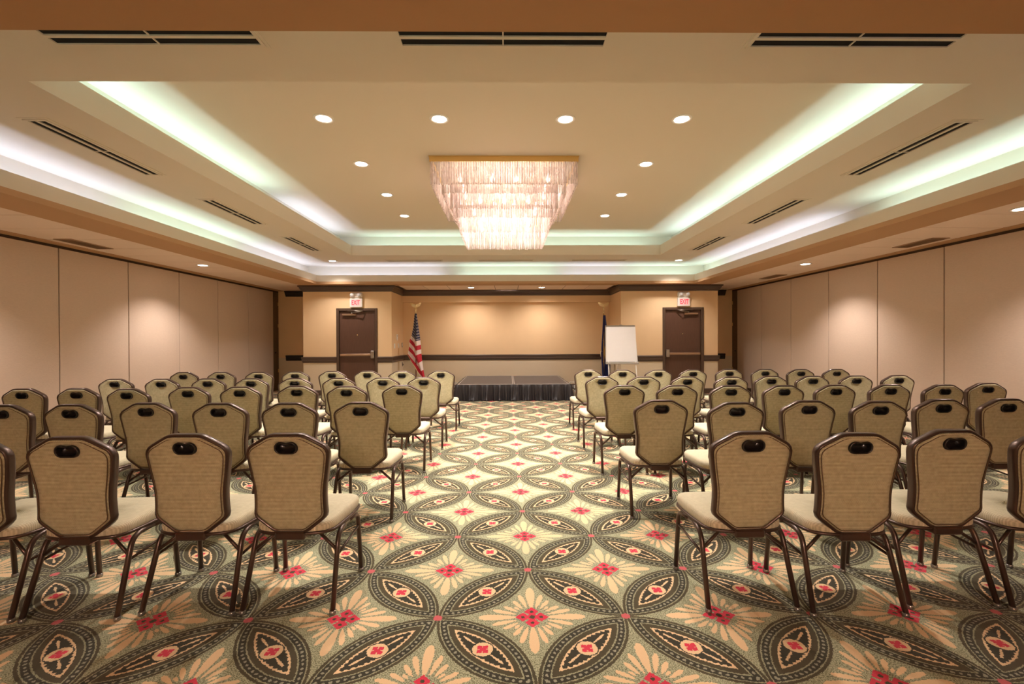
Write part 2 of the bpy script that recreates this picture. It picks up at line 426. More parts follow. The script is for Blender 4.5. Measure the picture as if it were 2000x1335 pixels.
# ------------------------------------------------------------------ side walls
for s, nm in ((-1, 'left'), (1, 'right')):
    wall = structure(MB().box(min(s*(XW+.02), s*(XW+.2)), YFRONT, 0, max(s*(XW+.02), s*(XW+.2)), YBACK+.1, ZS).build('wall_'+nm, M['seam']))
    x0, x1 = sorted((s*XW, s*(XW+.02)))
    pm = MB().box(x0, 0.008, 0.0, x1, 1.192, 2.635, bev=0.004).mesh('wall_panel', M['fabricwall'])
    for k in range(8):
        o = bpy.data.objects.new('wall_panel', pm); col.objects.link(o); o.parent = wall; o.location = (0, 3.02+1.2*k, 0.085)
    MB().box(x0, YFRONT, 0.085, x1, 3.012, 2.72).build('wall_panel', M['fabricwall'], wall)
    pk = MB().box(x0, 12.63, 0.0, x1, YBACK, 2.72).build('pocket_door', M['pocket'], wall)
    h = MB()
    for z in (0.5, 1.75, 2.35): h.box(min(s*(XW-.012), s*XW), 12.86, z, max(s*(XW-.012), s*XW), 12.89, z+.09)
    h.build('hinge', M['brass'], pk)
    MB().lathe([(0.001, 0), (.02, 0), (.022, .012), (.012, .03), (.001, .035)], seg=12).build('door_pull', M['black'], pk, (s*(XW-.004), 12.70, 1.05)).rotation_euler = (0, -s*PI/2, 0)
    structure(MB().box(min(s*(XW-.006), s*XW), YFRONT, 0.0, max(s*(XW-.006), s*XW), 12.63, 0.08).build('baseboard_'+nm, M['seam']))
structure(MB().box(-XW-.2, YFRONT-.15, 0, XW+.2, YFRONT, ZS).build('wall_front', M['fabricwall']))

# ------------------------------------------------------------------ stage-end wall with two bump-outs and an alcove
BL0, BL1, BR0, BR1, YD = -5.12, -2.90, 2.90, 5.37, 11.60
DL, DR = (-4.284, -3.256), (3.960, 5.005)
ZR = 0.90
wb = structure(empty('wall_back', (0, YBACK, 0)))
def part_w(mb, name, mats):
    mb.v = [(x, y-YBACK, z) for x, y, z in mb.v]; return mb.build(name, mats, wb)
def two_tone(mb, x0, y0, x1, y1, z0=0.0, z1=ZS):
    if z0 < ZR: mb.box(x0, y0, z0, x1, y1, min(ZR, z1), 1)
    if z1 > ZR: mb.box(x0, y0, max(ZR, z0), x1, y1, z1, 0)
mb = MB(); two_tone(mb, -XW, YBACK, XW, YBACK+.15); part_w(mb, 'rear_plane', [M['gold'], M['wains']])
for (x0, x1, d, nm) in ((BL0, BL1, DL, 'left_projection'), (BR0, BR1, DR, 'right_projection')):
    mb = MB()
    two_tone(mb, x0, YD, d[0], YD+.12); two_tone(mb, d[1], YD, x1, YD+.12); mb.box(d[0], YD, 2.19, d[1], YD+.12, ZS, 0)
    two_tone(mb, x0, YD+.12, x0+.1, YBACK); two_tone(mb, x1-.1, YD+.12, x1, YBACK)
    part_w(mb, nm, [M['gold'], M['wains']])
mb = MB().box(BL1, 12.75, 2.43, BR0, YBACK, ZS); part_w(mb, 'alcove_header', M['gold'])
crown = [(0, 2.608), (.018, 2.612), (.022, 2.632), (.04, 2.645), (.07, 2.70), (.078, 2.722), (.098, 2.727), (.10, ZS), (0, ZS)]
rail = [(0, .818), (.014, .82), (.018, .85), (.03, .862), (.03, .925), (.04, .93), (.042, .955), (.034, .97), (0, .972)]
base = [(0, 0), (.018, 0), (.018, .11), (.008, .13), (0, .13)]
structure(MB().sweep(crown, [(BL0, YBACK), (BL0, YD), (BL1, YD), (BL1, 12.75), (BR0, 12.75), (BR0, YD), (BR1, YD), (BR1, YBACK)]).build('trim_1', M['trim']))
segs = [[(BL0, YBACK), (BL0, YD), (DL[0], YD)], [(DL[1], YD), (BL1, YD), (BL1, YBACK), (BR0, YBACK), (BR0, YD), (DR[0], YD)], [(DR[1], YD), (BR1, YD), (BR1, YBACK)]]
for i, sg in enumerate(segs):
    structure(MB().sweep(rail, sg).build('trim_%d' % (i+2), M['trim']))
    structure(MB().sweep(base, sg).build('baseboard_back', M['trim']))
mb = MB().sweep(crown, [(-6.17, YBACK), (BL0-.1, YBACK)]); mb.sweep(rail, [(-6.17, YBACK), (BL0-.04, YBACK)])
structure(mb.build('trim_5', M['black']))
mb = MB().sweep(crown, [(BR1+.1, YBACK), (6.17, YBACK)]); mb.sweep(rail, [(BR1+.04, YBACK), (6.17, YBACK)])
structure(mb.build('trim_6', M['black']))

# ------------------------------------------------------------------ doors
def make_door(n, d, hinge):                # hinge: -1 left, +1 right
    cx = (d[0]+d[1])/2; W = (d[1]-d[0])/2
    root = structure(empty('door_%d' % n, (cx, YD, 0)))
    f = MB(); J = .065
    for s in (-1, 1):
        x0, x1 = sorted((s*W, s*(W-J))); f.box(x0, -.025, 0, x1, .10, 2.19, bev=.006)
    f.box(-W+J, -.025, 2.125, W-J, .10, 2.19, bev=.006)
    f.build('door_frame', M['jamb'], root)
    L = W-J-.004
    MB().box(-L, .03, .01, L, .075, 2.12, bev=.003).build('door_leaf', M['wood'], root)
    bar = MB().box(-L+.02, -.035, .985, L-.03, -.002, 1.045, bev=.01) if hinge < 0 else MB().box(-L+.03, -.035, .985, L-.02, -.002, 1.045, bev=.01)
    bar.box(-L+.02, -.02, .995, -L+.07, .03, 1.035); bar.box(L-.07, -.02, .995, L-.02, .03, 1.035)
    bo = bar.build('push_bar', M['bronze'], root)
    lx = -hinge*(L-.055)
    MB().box(lx-.045, -.05, .93, lx+.045, .03, 1.12, bev=.012).build('latch_head', M['steel'], bo)
    hx = hinge*L
    x0, x1 = sorted((hx-hinge*.08, hx-hinge*.42))
    cl = MB().box(x0, -.035, 2.005, x1, .03, 2.055, bev=.008).build('door_closer', M['bronze'], root)
    am = MB().tube([(hx-hinge*.33, -.04, 2.05), (hx-hinge*.33, -.04, 2.085)], .018, 8)
    am.tube([(hx-hinge*.33, -.045, 2.08), (hx-hinge*.52, -.10, 2.095), (hx-hinge*.62, -.03, 2.13)], .012, 8)
    am.tube([(hx-hinge*.62, -.03, 2.13), (hx-hinge*.22, -.028, 2.122)], .010, 8)
    am.build('closer_arm', M['steel'], cl)
    MB().lathe([(.001, .0), (.012, .0), (.014, .006), (.006, .009), (.001, .009)], axis='y', seg=12).build('door_viewer', M['brass'], root, (0, .03, 1.52))
    return root
make_door(1, DL, -1); make_door(2, DR, 1)

def text_mesh(body, size, depth, m):
    cu = bpy.data.curves.new('letters', 'FONT'); cu.body = body; cu.size = size; cu.extrude = depth; cu.align_x = 'CENTER'; cu.align_y = 'CENTER'
    cu.resolution_u = 3; cu.offset = size*0.02
    to = bpy.data.objects.new('letters', cu); col.objects.link(to)
    dg = bpy.context.evaluated_depsgraph_get(); dg.update()
    me = bpy.data.meshes.new_from_object(to.evaluated_get(dg)); bpy.data.objects.remove(to); bpy.data.curves.remove(cu)
    me.name = 'letters'; me.materials.clear(); me.materials.append(m); return me
exit_letters = text_mesh('EXIT', .165, .003, M['signred'])
def exit_sign(x, side):
    root = tag(empty('exit_sign', (x, YD, 2.21)), 'white EXIT sign with two lamp heads above the %s walnut door' % side, 'sign', 'exit signs over the doors')
    MB().box(-.155, -.075, 0, .155, 0, .225, bev=.01).build('housing', M['white'], root)
    MB().box(-.128, -.079, .025, .128, -.074, .20).build('sign_face', M['signface'], root)
    o = bpy.data.objects.new('letters', exit_letters); col.objects.link(o); o.parent = root; o.location = (0, -.081, .112); o.rotation_euler = (PI/2, 0, 0); o.scale = (.62, 1, 1)
    MB().box(-.155, -.065, .232, .155, 0, .375, bev=.03).build('battery_case', M['white'], root)
    for s in (-1, 1):
        h = MB().lathe([(.03, -.03), (.045, 0), (.05, .035), (.046, .04), (.001, .04)], axis='y', seg=16).build('lamp_head', M['white'], root, (s*.085, -.085, .305))
        MB().lathe([(.001, 0), (.04, 0), (.035, .008), (.001, .012)], axis='y', seg=16).build('lamp_glass', M['lamp'], h, (0, -.04, 0))
exit_sign(-3.772, 'left'); exit_sign(4.483, 'right')

# ------------------------------------------------------------------ small wall fittings on the alcove's left return
def plate(name, y, z, wy, wz, label, cat, m, kind):
    root = tag(empty(name, (BL1, y, z)), label, cat)
    MB().box(0, -wy/2, -wz/2, .014, wy/2, wz/2, bev=.003).build('cover_plate', m, root)
    if kind == 'switch': MB().box(.012, -.016, -.034, .018, .016, .034, bev=.002).build('rocker', M['white'], root)
    if kind == 'thermo':
        MB().box(.012, -.03, .005, .014, .03, .045).build('display', M['lamp'], root)
        MB().box(.012, -.02, -.10, .022, .02, -.062, bev=.003).build('sensor', M['white'], root)
    if kind == 'jack': MB().box(.012, -.018, -.03, .03, .018, .0, bev=.003).build('socket', M['black_plastic'], root)
plate('thermostat', 12.15, 1.47, .13, .14, 'small white thermostat on the alcove side wall above the switches', 'thermostat', M['white'], 'thermo')
plate('light_switch', 11.86, 1.235, .09, .125, 'white wall switch plate nearest the left door', 'switch', M['white'], 'switch')
plate('light_switch', 12.30, 1.235, .09, .125, 'white wall switch plate below the thermostat, middle of three', 'switch', M['white'], 'switch')
plate('light_switch', 12.74, 1.25, .14, .125, 'grey steel switch plate closest to the flag in the alcove corner', 'switch', M['steel'], 'switch')
plate('wall_jack', 12.76, .72, .08, .12, 'small steel and black wall jack below the chair rail by the flag', 'socket', M['steel'], 'jack')

# ------------------------------------------------------------------ recessed downlights
ring_me = MB().lathe([(.075, 0), (.105, 0), (.105, -.004), (.098, -.009), (.078, -.006), (.075, 0)], seg=32).mesh('trim_ring', M['white'])
lens_me = MB().lathe([(.001, -.002), (.074, -.002), (.07, -.006), (.001, -.008)], seg=32).mesh('lit_lens', M['lens'])
def downlight(x, y, z, label, power, color=WARM, scale=1.0, angle=120, blend=.7, group='recessed ceiling downlights'):
    root = tag(empty('recessed_downlight', (x, y, z)), label, 'light', group)
    for nm, me in (('trim_ring', ring_me), ('lens', lens_me)):
        o = bpy.data.objects.new(nm, me); col.objects.link(o); o.parent = root; o.scale = (scale, scale, 1)
    d = bpy.data.lights.new('downlight_beam', 'SPOT'); d.energy = power; d.color = color; d.spot_size = math.radians(angle); d.spot_blend = blend; d.shadow_soft_size = .06
    lo = bpy.data.objects.new('downlight_beam', d); col.objects.link(lo); lo.parent = root; lo.location = (0, 0, -.02)
ords = ('first', 'second', 'third', 'last')
for s, side in ((-1, 'left'), (1, 'right')):
    for k, y in enumerate((4.845, 6.09, 7.385, 8.64)):
        downlight(s*1.885-.025, y, ZC, 'round recessed downlight %s of the chandelier, %s of four toward the stage' % (side, ords[k]), P_DOWN)
    downlight(s*.665-.035, 4.85, ZC, 'round recessed downlight before the chandelier, just %s of its middle' % side, P_DOWN)
    downlight(s*4.055, 10.75, ZB, 'small downlight at the far %s corner of the ceiling border' % side, P_NICHE*.8)
    downlight(s*5.5, 8.38, ZS, 'downlight in the tiled soffit along the %s wall, toward the stage' % side, P_SOFFIT, WARM2)
    downlight(s*.93, 12.07, ZS, 'small downlight in the soffit above the stage, %s one' % side, P_NICHE*.68, WARM2, angle=150, blend=.9)
downlight(5.47, 4.8, ZS, 'downlight in the tiled soffit along the right wall, farther from the stage', P_SOFFIT, WARM2)
downlight(-5.47, 4.8, ZS, 'downlight in the tiled soffit along the left wall, farther from the stage', P_SOFFIT, WARM2)

# ------------------------------------------------------------------ linear air diffusers in the border ceiling
L_ = 1.25
df_frame = MB()
for y in (-.085, 0, .085): df_frame.box(-L_/2, y-.012, -.012, L_/2, y+.012, 0)
for x in (-L_/2-.02, L_/2): df_frame.box(x, -.097, -.012, x+.02, .097, 0)
df_frame.box(-L_/2-.04, -.125, -.004, L_/2+.04, -.097, 0); df_frame.box(-L_/2-.04, .097, -.004, L_/2+.04, .125, 0)
df_frame.box(-L_/2-.04, -.097, -.004, -L_/2-.02, .097, 0); df_frame.box(L_/2+.02, -.097, -.004, L_/2+.04, .097, 0)
fr_me = df_frame.mesh('diffuser_frame', M['paint'])
sl_me = MB().box(-L_/2, -.03, -.003, L_/2, .03, 0).mesh('slot', M['slot'])
vn_me = MB().box(-.004, -.03, -.010, .004, .03, -.003).mesh('vane', M['paint'])
def diffuser(x, y, rz, label):
    root = tag(empty('linear_diffuser', (x, y, ZB), rz), label, 'air vent', 'slotted ceiling air diffusers')
    o = bpy.data.objects.new('diffuser_frame', fr_me); col.objects.link(o); o.parent = root
    for yy in (-.0425, .0425):
        o = bpy.data.objects.new('slot', sl_me); col.objects.link(o); o.parent = root; o.location = (0, yy, 0)
        v_ = bpy.data.objects.new('vane', vn_me); col.objects.link(v_); v_.parent = o
for s, side in ((-1, 'left'), (1, 'right')):
    for y, wd in ((4.50, 'nearest'), (6.68, 'middle'), (8.87, 'farthest')):
        diffuser(s*3.91, y, PI/2, 'black slotted air diffuser in the %s ceiling border, %s of three' % (side, wd))
for x, wd in ((-2.14, 'left'), (-.015, 'middle'), (2.16, 'right')):
    diffuser(x, 2.80, 0, 'black slotted air diffuser under the brown beam, %s of three' % wd)
    diffuser(x, 10.72, 0, 'thin slotted air diffuser beyond the tray above the stage, %s of three' % wd)
# brown return grilles in the tiled soffit
def grille(x, y, label):
    root = tag(empty('return_grille', (x, y, ZS)), label, 'air vent', 'brown return grilles in the soffit tiles')
    g = MB()
    for s in (-1, 1):
        x0, x1 = sorted((s*.12, s*.105)); g.box(x0, -.33, -.008, x1, .33, 0.002)
        y0, y1 = sorted((s*.33, s*.315)); g.box(-.105, y0, -.008, .105, y1, 0.002)
    g.build('grille_frame', M['bronze'], root)
    MB().box(-.105, -.315, -.001, .105, .315, .002).build('duct_opening', M['seam'], root)
    sm = MB().box(-.1045, -.006, -.006, .1045, .006, -.001).mesh('slat', M['bronze'])
    for k in range(14):
        o = bpy.data.objects.new('slat', sm); col.objects.link(o); o.parent = root; o.location = (0, -.29+k*.0446, 0)
grille(-5.93, 6.53, 'brown slatted return grille in the left soffit beside the fabric wall')
grille(5.94, 6.53, 'brown slatted return grille in the right soffit, nearer one')
grille(5.90, 10.1, 'brown slatted return grille in the right soffit, farther one')

# ------------------------------------------------------------------ chandelier
CX, CY = -.025, 6.765
ch = tag(empty('chandelier', (CX, CY, ZC)), 'square tiered crystal chandelier with gold frame lit from inside', 'chandelier')
fm = MB(); W0 = .945
for (x0, y0, x1, y1) in ((-W0, -W0, W0, -W0+.03), (-W0, W0-.03, W0, W0), (-W0, -W0+.03, -W0+.03, W0-.03), (W0-.03, -W0+.03, W0, W0-.03)):
    fm.box(x0, y0, -.07, x1, y1, 0)
fm.box(-W0-.008, -W0-.008, -.012, W0+.008, -W0, 0); fm.box(-W0-.008, W0, -.012, W0+.008, W0+.008, 0)
fm.box(-W0-.008, -W0, -.012, -W0, W0, 0); fm.box(W0, -W0, -.012, W0+.008, W0, 0)
fm.build('gold_frame', M['brass'], ch)
cr = MB()                                   # thin carrier frames of the lower tiers and hanging stems
for wd, z in ((.70, -.27), (.59, -.53)):
    for (p, q) in (((-wd, -wd), (wd, -wd)), ((wd, -wd), (wd, wd)), ((wd, wd), (-wd, wd)), ((-wd, wd), (-wd, -wd))):
        cr.tube([(p[0], p[1], z), (q[0], q[1], z)], .008, 6)
for sx in (-1, 1):
    for sy in (-1, 1): cr.tube([(sx*.5, sy*.5, 0), (sx*.5, sy*.5, -.52)], .008, 6); cr.tube([(sx*.5, sy*.5, -.27), (sx*.7, sy*.7, -.27)], .006, 6); cr.tube([(sx*.5, sy*.5, -.53), (sx*.59, sy*.59, -.53)], .006, 6)
cr.build('carrier_frame', M['brass'], ch)
def rods(wd, ztop, zbot, jag, pitch=.031, r=.0125):
    mb = MB(); n = int(round(2*wd/pitch))
    for side in range(4):
        for k in range(n):
            t = -wd+2*wd*(k+.5)/n
            x, y = ((t, -wd), (wd, t), (-t, wd), (-wd, -t))[side]
            zb = zbot+random.uniform(-jag, jag); tw = random.uniform(0, PI)
            L0 = []
            for z in (ztop, zb+.01, zb):
                rr = r*(1 if z != zb else .6)
                L0.append([(x+rr*(1.15 if i % 2 else .85)*math.cos(tw+2*PI*i/8), y+rr*(1.15 if i % 2 else .85)*math.sin(tw+2*PI*i/8), z) for i in range(8)])
            mb.loft(L0, True, True)
    return mb
for nm, wd, zt, zb in (('crystal_tier', .93, -.065, -.355), ('crystal_tier', .70, -.26, -.60), ('crystal_tier', .59, -.52, -.885), ('crystal_tier', .80, -.09, -.43), ('crystal_tier', .64, -.30, -.70)):
    o = rods(wd, zt, zb, .008).build(nm, M['rod'], ch); o['kind'] = 'stuff'
bulb_me = MB().lathe([(.012, .07), (.014, .04), (.03, .0), (.022, -.03), (.001, -.045)], seg=12).mesh('bulb', M['bulb'])
for z, rr, n in ((-.17, .62, 12), (-.42, .48, 10), (-.66, .36, 8)):
    for k in range(n):
        an = 2*PI*(k+.5)/n
        x, y = math.cos(an), math.sin(an); mx_ = max(abs(x), abs(y))
        o = bpy.data.objects.new('bulb', bulb_me); col.objects.link(o); o.parent = ch; o.location = (rr*x/mx_*.95, rr*y/mx_*.95, z)
for z, pw in ((-.2, 1.7), (-.42, 1.2), (-.6, .45)):
    for sx, sy in ((-.25, -.25), (.25, .25), (-.25, .25), (.25, -.25)):
        d = bpy.data.lights.new('chandelier_glow', 'POINT'); d.energy = P_CHAN*pw; d.color = (1.0, .84, .78); d.shadow_soft_size = .12
        o = bpy.data.objects.new('chandelier_glow', d); col.objects.link(o); o.parent = ch; o.location = (sx, sy, z)

rear = link_copy(ch); rear.location = (CX, -4.0, ZB)     # added unseen chandelier behind the viewer, lights the nearest chair backs
rear['label'] = 'added unseen chandelier over the rear half of the hall, lighting the nearest chair backs'
for c_ in rear.children:
    if c_.type == 'LIGHT': c_.data = c_.data.copy(); c_.data.energy = P_REAR; c_.data.color = (1.0, .77, .62)
# ------------------------------------------------------------------ stage
SX0, SXM, SX1, SY0, SY1, SZ = -1.125, .152, 1.43, 10.42, 12.84, .375
for x0, x1, nm in ((SX0, SXM, 'left'), (SXM+.004, SX1, 'right')):
    cx = (x0+x1)/2; W = (x1-x0)/2; D = SY1-SY0
    root = tag(empty('stage_platform', (cx, SY0, 0)), 'low grey stage deck with metal edging, %s half of the stage' % nm, 'stage', 'stage decks')
    MB().box(-W+.03, .03, SZ-.06, W-.03, D-.03, SZ).build('deck', M['stage'], root)
    e = MB().box(-W, 0, SZ-.07, W, .03, SZ+.003, bev=.004); e.box(-W, D-.03, SZ-.07, W, D, SZ+.003, bev=.004)
    e.box(-W, .03, SZ-.07, -W+.03, D-.03, SZ+.003, bev=.004); e.box(W-.03, .03, SZ-.07, W, D-.03, SZ+.003, bev=.004)
    e.build('edge_frame', M['easel'] if False else mat('dull_edge_metal', lin(168, 160, 154), .4, .4), root)
    lm = MB().tube([(0, 0, 0), (0, 0, SZ-.07)], .02, 10).mesh('leg', M['easel'])
    for sx in (-1, 1):
        for y in (.15, D-.15):
            o = bpy.data.objects.new('leg', lm); col.objects.link(o); o.parent = root; o.location = (sx*(W-.12), y, 0)
sk = MB(); path = []
n1, n2 = 150, 420
for i in range(n1): path.append((SX0-.012, SY1-(SY1-SY0+.012)*i/n1, -1, 0))
for i in range(n2): path.append((SX0-.012+(SX1-SX0+.024)*i/n2, SY0-.012, 0, -1))
for i in range(n1+1): path.append((SX1+.012, SY0-.012+(SY1-SY0+.012)*i/n1, 1, 0))
ph = 0.0; fold = []
for i in range(len(path)): ph += random.uniform(.12, .46); fold.append((ph, math.sin(ph*.43+1), random.random()))
rows = []
for zf in (1, .93, .8, .6, .4, .22, .1, .03, 0):
    amp = .008+.034*(1-zf)**.6
    r_ = []
    for (x, y, nx, ny), (fp, g, h) in zip(path, fold):
        f = math.sin(fp+2.2*(1-zf)*g)
        o_ = amp*(f*.7+g*.6+1.25)+(.035*max(0, g)*(1-zf)**6)
        z = .006+(SZ-.012)*zf + (0.02*max(0, g) if zf < .05 else 0)
        r_.append((x+nx*o_+(.02*g*(1-zf) if ny else 0), y+ny*o_+(.02*g*(1-zf) if nx else 0), z))
    rows.append(r_)
sk.loft(rows, False, False, 0, True, closed=False)
tag(sk.build('stage_skirt', M['skirt']), 'black gathered cloth skirt hanging around the low stage', 'skirt')
def steps(x, s, side):
    root = tag(empty('stage_steps', (x, 10.95, 0)), 'black folding step unit against the %s end of the stage' % side, 'steps', 'step units beside the stage')
    for k, (xx, z) in enumerate(((s*.15, .26), (s*.42, .13))):
        MB().box(xx-.13, -.40, z-.03, xx+.13, .40, z, bev=.006).build('tread', M['stepblack'], root)
    for y in (-.38, .38):
        f = MB()
        f.tube([(s*.03, y, 0), (s*.03, y, .33), (s*.28, y, .33), (s*.28, y, .02)], .012, 8)
        f.tube([(s*.28, y, .20), (s*.54, y, .20), (s*.54, y, 0)], .012, 8)
        f.tube([(s*.03, y, .1), (s*.54, y, .1)], .009, 8)
        f.build('side_frame', M['easel'], root)
steps(SX0-.10, -1, 'left'); steps(SX1+.10, 1, 'right')

# ------------------------------------------------------------------ flip chart easel
es = tag(empty('flip_chart_easel', (2.56, 10.2, 0)), 'grey flip chart easel with blank white paper pad', 'easel')
tl = .10
def ty(z): return -.02+ (z-.8)*tl*1.0
bd = MB()
bd.loft([[(-.355, ty(.85)+.008, .85), (.37, ty(.85)+.008, .85), (.37, ty(.85)+.03, .85), (-.355, ty(.85)+.03, .85)], [(-.345, ty(1.70)+.008, 1.70), (.32, ty(1.70)+.008, 1.70), (.32, ty(1.70)+.03, 1.70), (-.345, ty(1.70)+.03, 1.70)]])
bd.build('backing_board', M['easel'], es)
pd = MB(); rws = []
for k in range(9):
    z = .885+(1.672-.885)*k/8; w_ = .35-.022*k/8
    rws.append([(-w_+.003, ty(z)-.006, z), (w_, ty(z)-.006-.004*math.sin(k), z), (w_, ty(z)+.008, z), (-w_+.003, ty(z)+.008, z)])
pd.loft(rws); pd.build('paper_pad', M['paper'], es)
c_ = MB().box(-.345, ty(1.69)-.022, 1.672, .322, ty(1.69)+.01, 1.70, bev=.006); c_.box(-.03, ty(1.69)-.03, 1.685, .03, ty(1.69), 1.715, bev=.006)
c_.build('pad_clamp', M['steel'], es)
MB().box(-.36, ty(.86)-.05, .835, .375, ty(.86)+.01, .875, bev=.006).build('pen_tray', M['easel'], es)
for x0, x1, y1 in ((-.28, -.30, -.14), (.27, .36, -.14)): MB().tube([(x0, ty(1.6)+.04, 1.6), (x1, y1, .0)], .014, 8).build('leg', M['white'], es)
MB().tube([(0, ty(1.65)+.05, 1.65), (0, .55, 0)], .014, 8).build('leg', M['white'], es)
br_ = MB().tube([(-.29, -.09, .55), (0, .38, .60)], .007, 6); br_.tube([(.31, -.09, .55), (0, .38, .60)], .007, 6); br_.build('brace', M['easel'], es)

# ------------------------------------------------------------------ flags
def flag_material(kind):
    m = bpy.data.materials.new(kind); m.use_nodes = True; nt = m.node_tree; b = nt.nodes['Principled BSDF']; b.inputs['Roughness'].default_value = .55
    uvn = nt.nodes.new('ShaderNodeUVMap'); sx = nt.nodes.new('ShaderNodeSeparateXYZ'); nt.links.new(uvn.outputs[0], sx.inputs[0])
    U, V = G(nt, sx.outputs[0]), G(nt, sx.outputs[1])
    if kind == 'striped_flag_cloth':
        stripe = (V*.5+.5).frac().gt(.5)
        c = mixc(nt, stripe, lin(196, 34, 58), lin(240, 226, 222))
        c = mixc(nt, V.lt(0.0), c, lin(34, 40, 82))
        su = U*2.6+(V*1.55).op('FLOOR')*.5; sv = V*1.55
        du, dv = su.frac()-.5, sv.frac()-.5
        c = mixc(nt, (du*du*1.1+dv*dv*1.2).lt(.05)*V.lt(-.15), c, lin(238, 234, 228))
    else:
        c = lin(40, 46, 100)
        vo = nt.nodes.new('ShaderNodeTexVoronoi'); vo.inputs['Scale'].default_value = 3.0; nt.links.new(uvn.outputs[0], vo.inputs['Vector'])
        st = G(nt, vo.outputs['Distance']).lt(.16)*V.gt(3.2)*V.lt(7.2)
        c = mixc(nt, st, c, lin(214, 180, 110))
        tor = ((U-1.5).abs()+((V-5.3)*.45).abs()).lt(.42)
        c = mixc(nt, tor, c, lin(206, 168, 98))
    nt.links.new(c, b.inputs['Base Color']); return m
def interp(tab, z):
    if z >= tab[0][0]: return tab[0][1]
    for (z0, a0), (z1, a1) in zip(tab, tab[1:]):
        if z >= z1: return a0+(a1-a0)*(z0-z)/(z0-z1)
    return tab[-1][1]
def flag(x, y, label, kind, left, right, folds, fringe, pole_c):
    root = tag(empty('flag_on_pole', (x, y, 0)), label, 'flag')
    MB().tube([(0, 0, .03), (0, 0, 2.08)], .014, 12).tube([(0, 0, 2.08), (0, 0, 2.16)], .017, 12, 1).build('pole', [pole_c, M['palegold']], root)
    MB().lathe([(.001, 0), (.15, 0), (.15, .02), (.11, .035), (.04, .06), (.025, .16), (.018, .17), (.001, .17)], seg=28).build('base', M['brass'], root)
    fi = MB().lathe([(.001, 2.155), (.018, 2.155), (.012, 2.18), (.028, 2.205), (.028, 2.215), (.012, 2.235), (.001, 2.24)], seg=16)
    fi.sphere((0, 0, 2.285), .035, sx=.6, sy=.6, sz=1.2); fi.sphere((0, -.012, 2.335), .016)
    fi.loft([[(0, -.02, 2.345), (0, -.03, 2.335), (0, -.02, 2.33)], [(.0, -.045, 2.331), (.001, -.046, 2.33), (0, -.045, 2.329)]])
    for s in (-1, 1):
        fi.loft([[(s*.01, -.015, 2.25), (s*.01, .018, 2.25), (s*.01, .018, 2.33), (s*.01, -.015, 2.33)], [(s*.10, -.012, 2.28), (s*.10, .010, 2.28), (s*.10, .010, 2.375), (s*.10, -.012, 2.375)], [(s*.145, 0, 2.345), (s*.145, .005, 2.345), (s*.145, .005, 2.39), (s*.145, 0, 2.39)]])
    fo_ = fi.build('eagle_finial', M['palegold'], root)
    zt, zb = left[0][0], min(left[-1][0], right[-1][0]); NR, NC = 60, 40
    mb = MB(); loops = []; uv = []
    for i in range(NR+1):
        z = zt+(zb-zt)*i/NR; l, r = interp(left, z), interp(right, z); wd = max(.02, r-l)
        L = []
        for k in range(NC+1):
            t = k/NC; xx = l+wd*t
            yy = -.03-.5*min(wd, .26)*(.35*math.sin(t*folds*2*PI+.6)+.2*math.sin(t*folds*4.3+2+z))*1.0
            L.append((xx, yy, z))
            q = (2.09-z)/.01374 - 43 - 1.35*((xx+.1)/.01374)*(1 if t < .62 else -.25) - (0 if t < .62 else 1.35*1.25*((l+wd*.62+.1)/.01374))
            uv.append((xx/.03, q/9.0) if kind == 'striped_flag_cloth' else (t*3, (2.09-z)/.2))
        loops.append(L)
    mb.loft(loops, False, False, 0, True, closed=False); mb.uv = uv
    fo = mb.build('cloth', flag_material(kind), root)
    md = fo.modifiers.new('thickness', 'SOLIDIFY'); md.thickness = .004
    fr = MB().tube(fringe, .012, 6); fr.build('fringe', M['palegold'], fo)
flag(-2.43, 12.3, 'red, white and blue striped flag draped on a pole left of the stage', 'striped_flag_cloth',
     [(2.09, -.02), (1.72, -.06), (1.52, -.10), (1.38, -.155), (1.17, -.17), (1.0, -.21), (.86, -.13), (.68, -.02), (.43, .11), (.36, .14)],
     [(2.09, .03), (1.72, .07), (1.45, .105), (1.17, .13), (.9, .15), (.68, .18), (.43, .225), (.36, .235)],
     1.6, [(-.21, -.05, 1.0), (-.13, -.05, .86), (-.02, -.06, .68), (.11, -.06, .43), (.14, -.06, .36)], M['red_cloth'])
flag(2.61, 12.3, 'dark blue flag draped on a pole behind the flip chart', 'blue_flag_cloth',
     [(2.03, -.02), (1.6, -.045), (1.2, -.075), (1.0, -.09), (.7, -.07), (.30, -.05)],
     [(2.03, .04), (1.6, .09), (1.2, .15), (1.0, .17), (.7, .16), (.30, .15)],
     1.4, [(-.08, -.05, 1.08), (-.095, -.05, 1.0), (-.085, -.05, .92)], M['brass'])

# ------------------------------------------------------------------ banquet chairs
def fillet(pts, rad, n=5):
    out = []; N = len(pts)
    for i, p in enumerate(pts):
        p = Vector(p); a = Vector(pts[i-1]); b = Vector(pts[(i+1) % N]); r = rad[i]
        if r <= 0: out.append(tuple(p)); continue
        da, db = (a-p), (b-p); r = min(r, da.length*.48, db.length*.48)
        p0, p1 = p+da.normalized()*r, p+db.normalized()*r
        for k in range(n+1):
            t = k/n; out.append(tuple(p0*(1-t)**2+p*2*t*(1-t)+p1*t*t))
    return out
def resample(pts, n):
    P = [Vector(p) for p in pts]; L = [0]
    for i in range(len(P)): L.append(L[-1]+(P[(i+1) % len(P)]-P[i]).length)
    out = []
    for k in range(n):
        d = L[-1]*k/n; i = max(j for j in range(len(P)) if L[j] <= d)
        t = (d-L[i])/max(1e-9, L[i+1]-L[i]); out.append(P[i].lerp(P[(i+1) % len(P)], t))
    return out
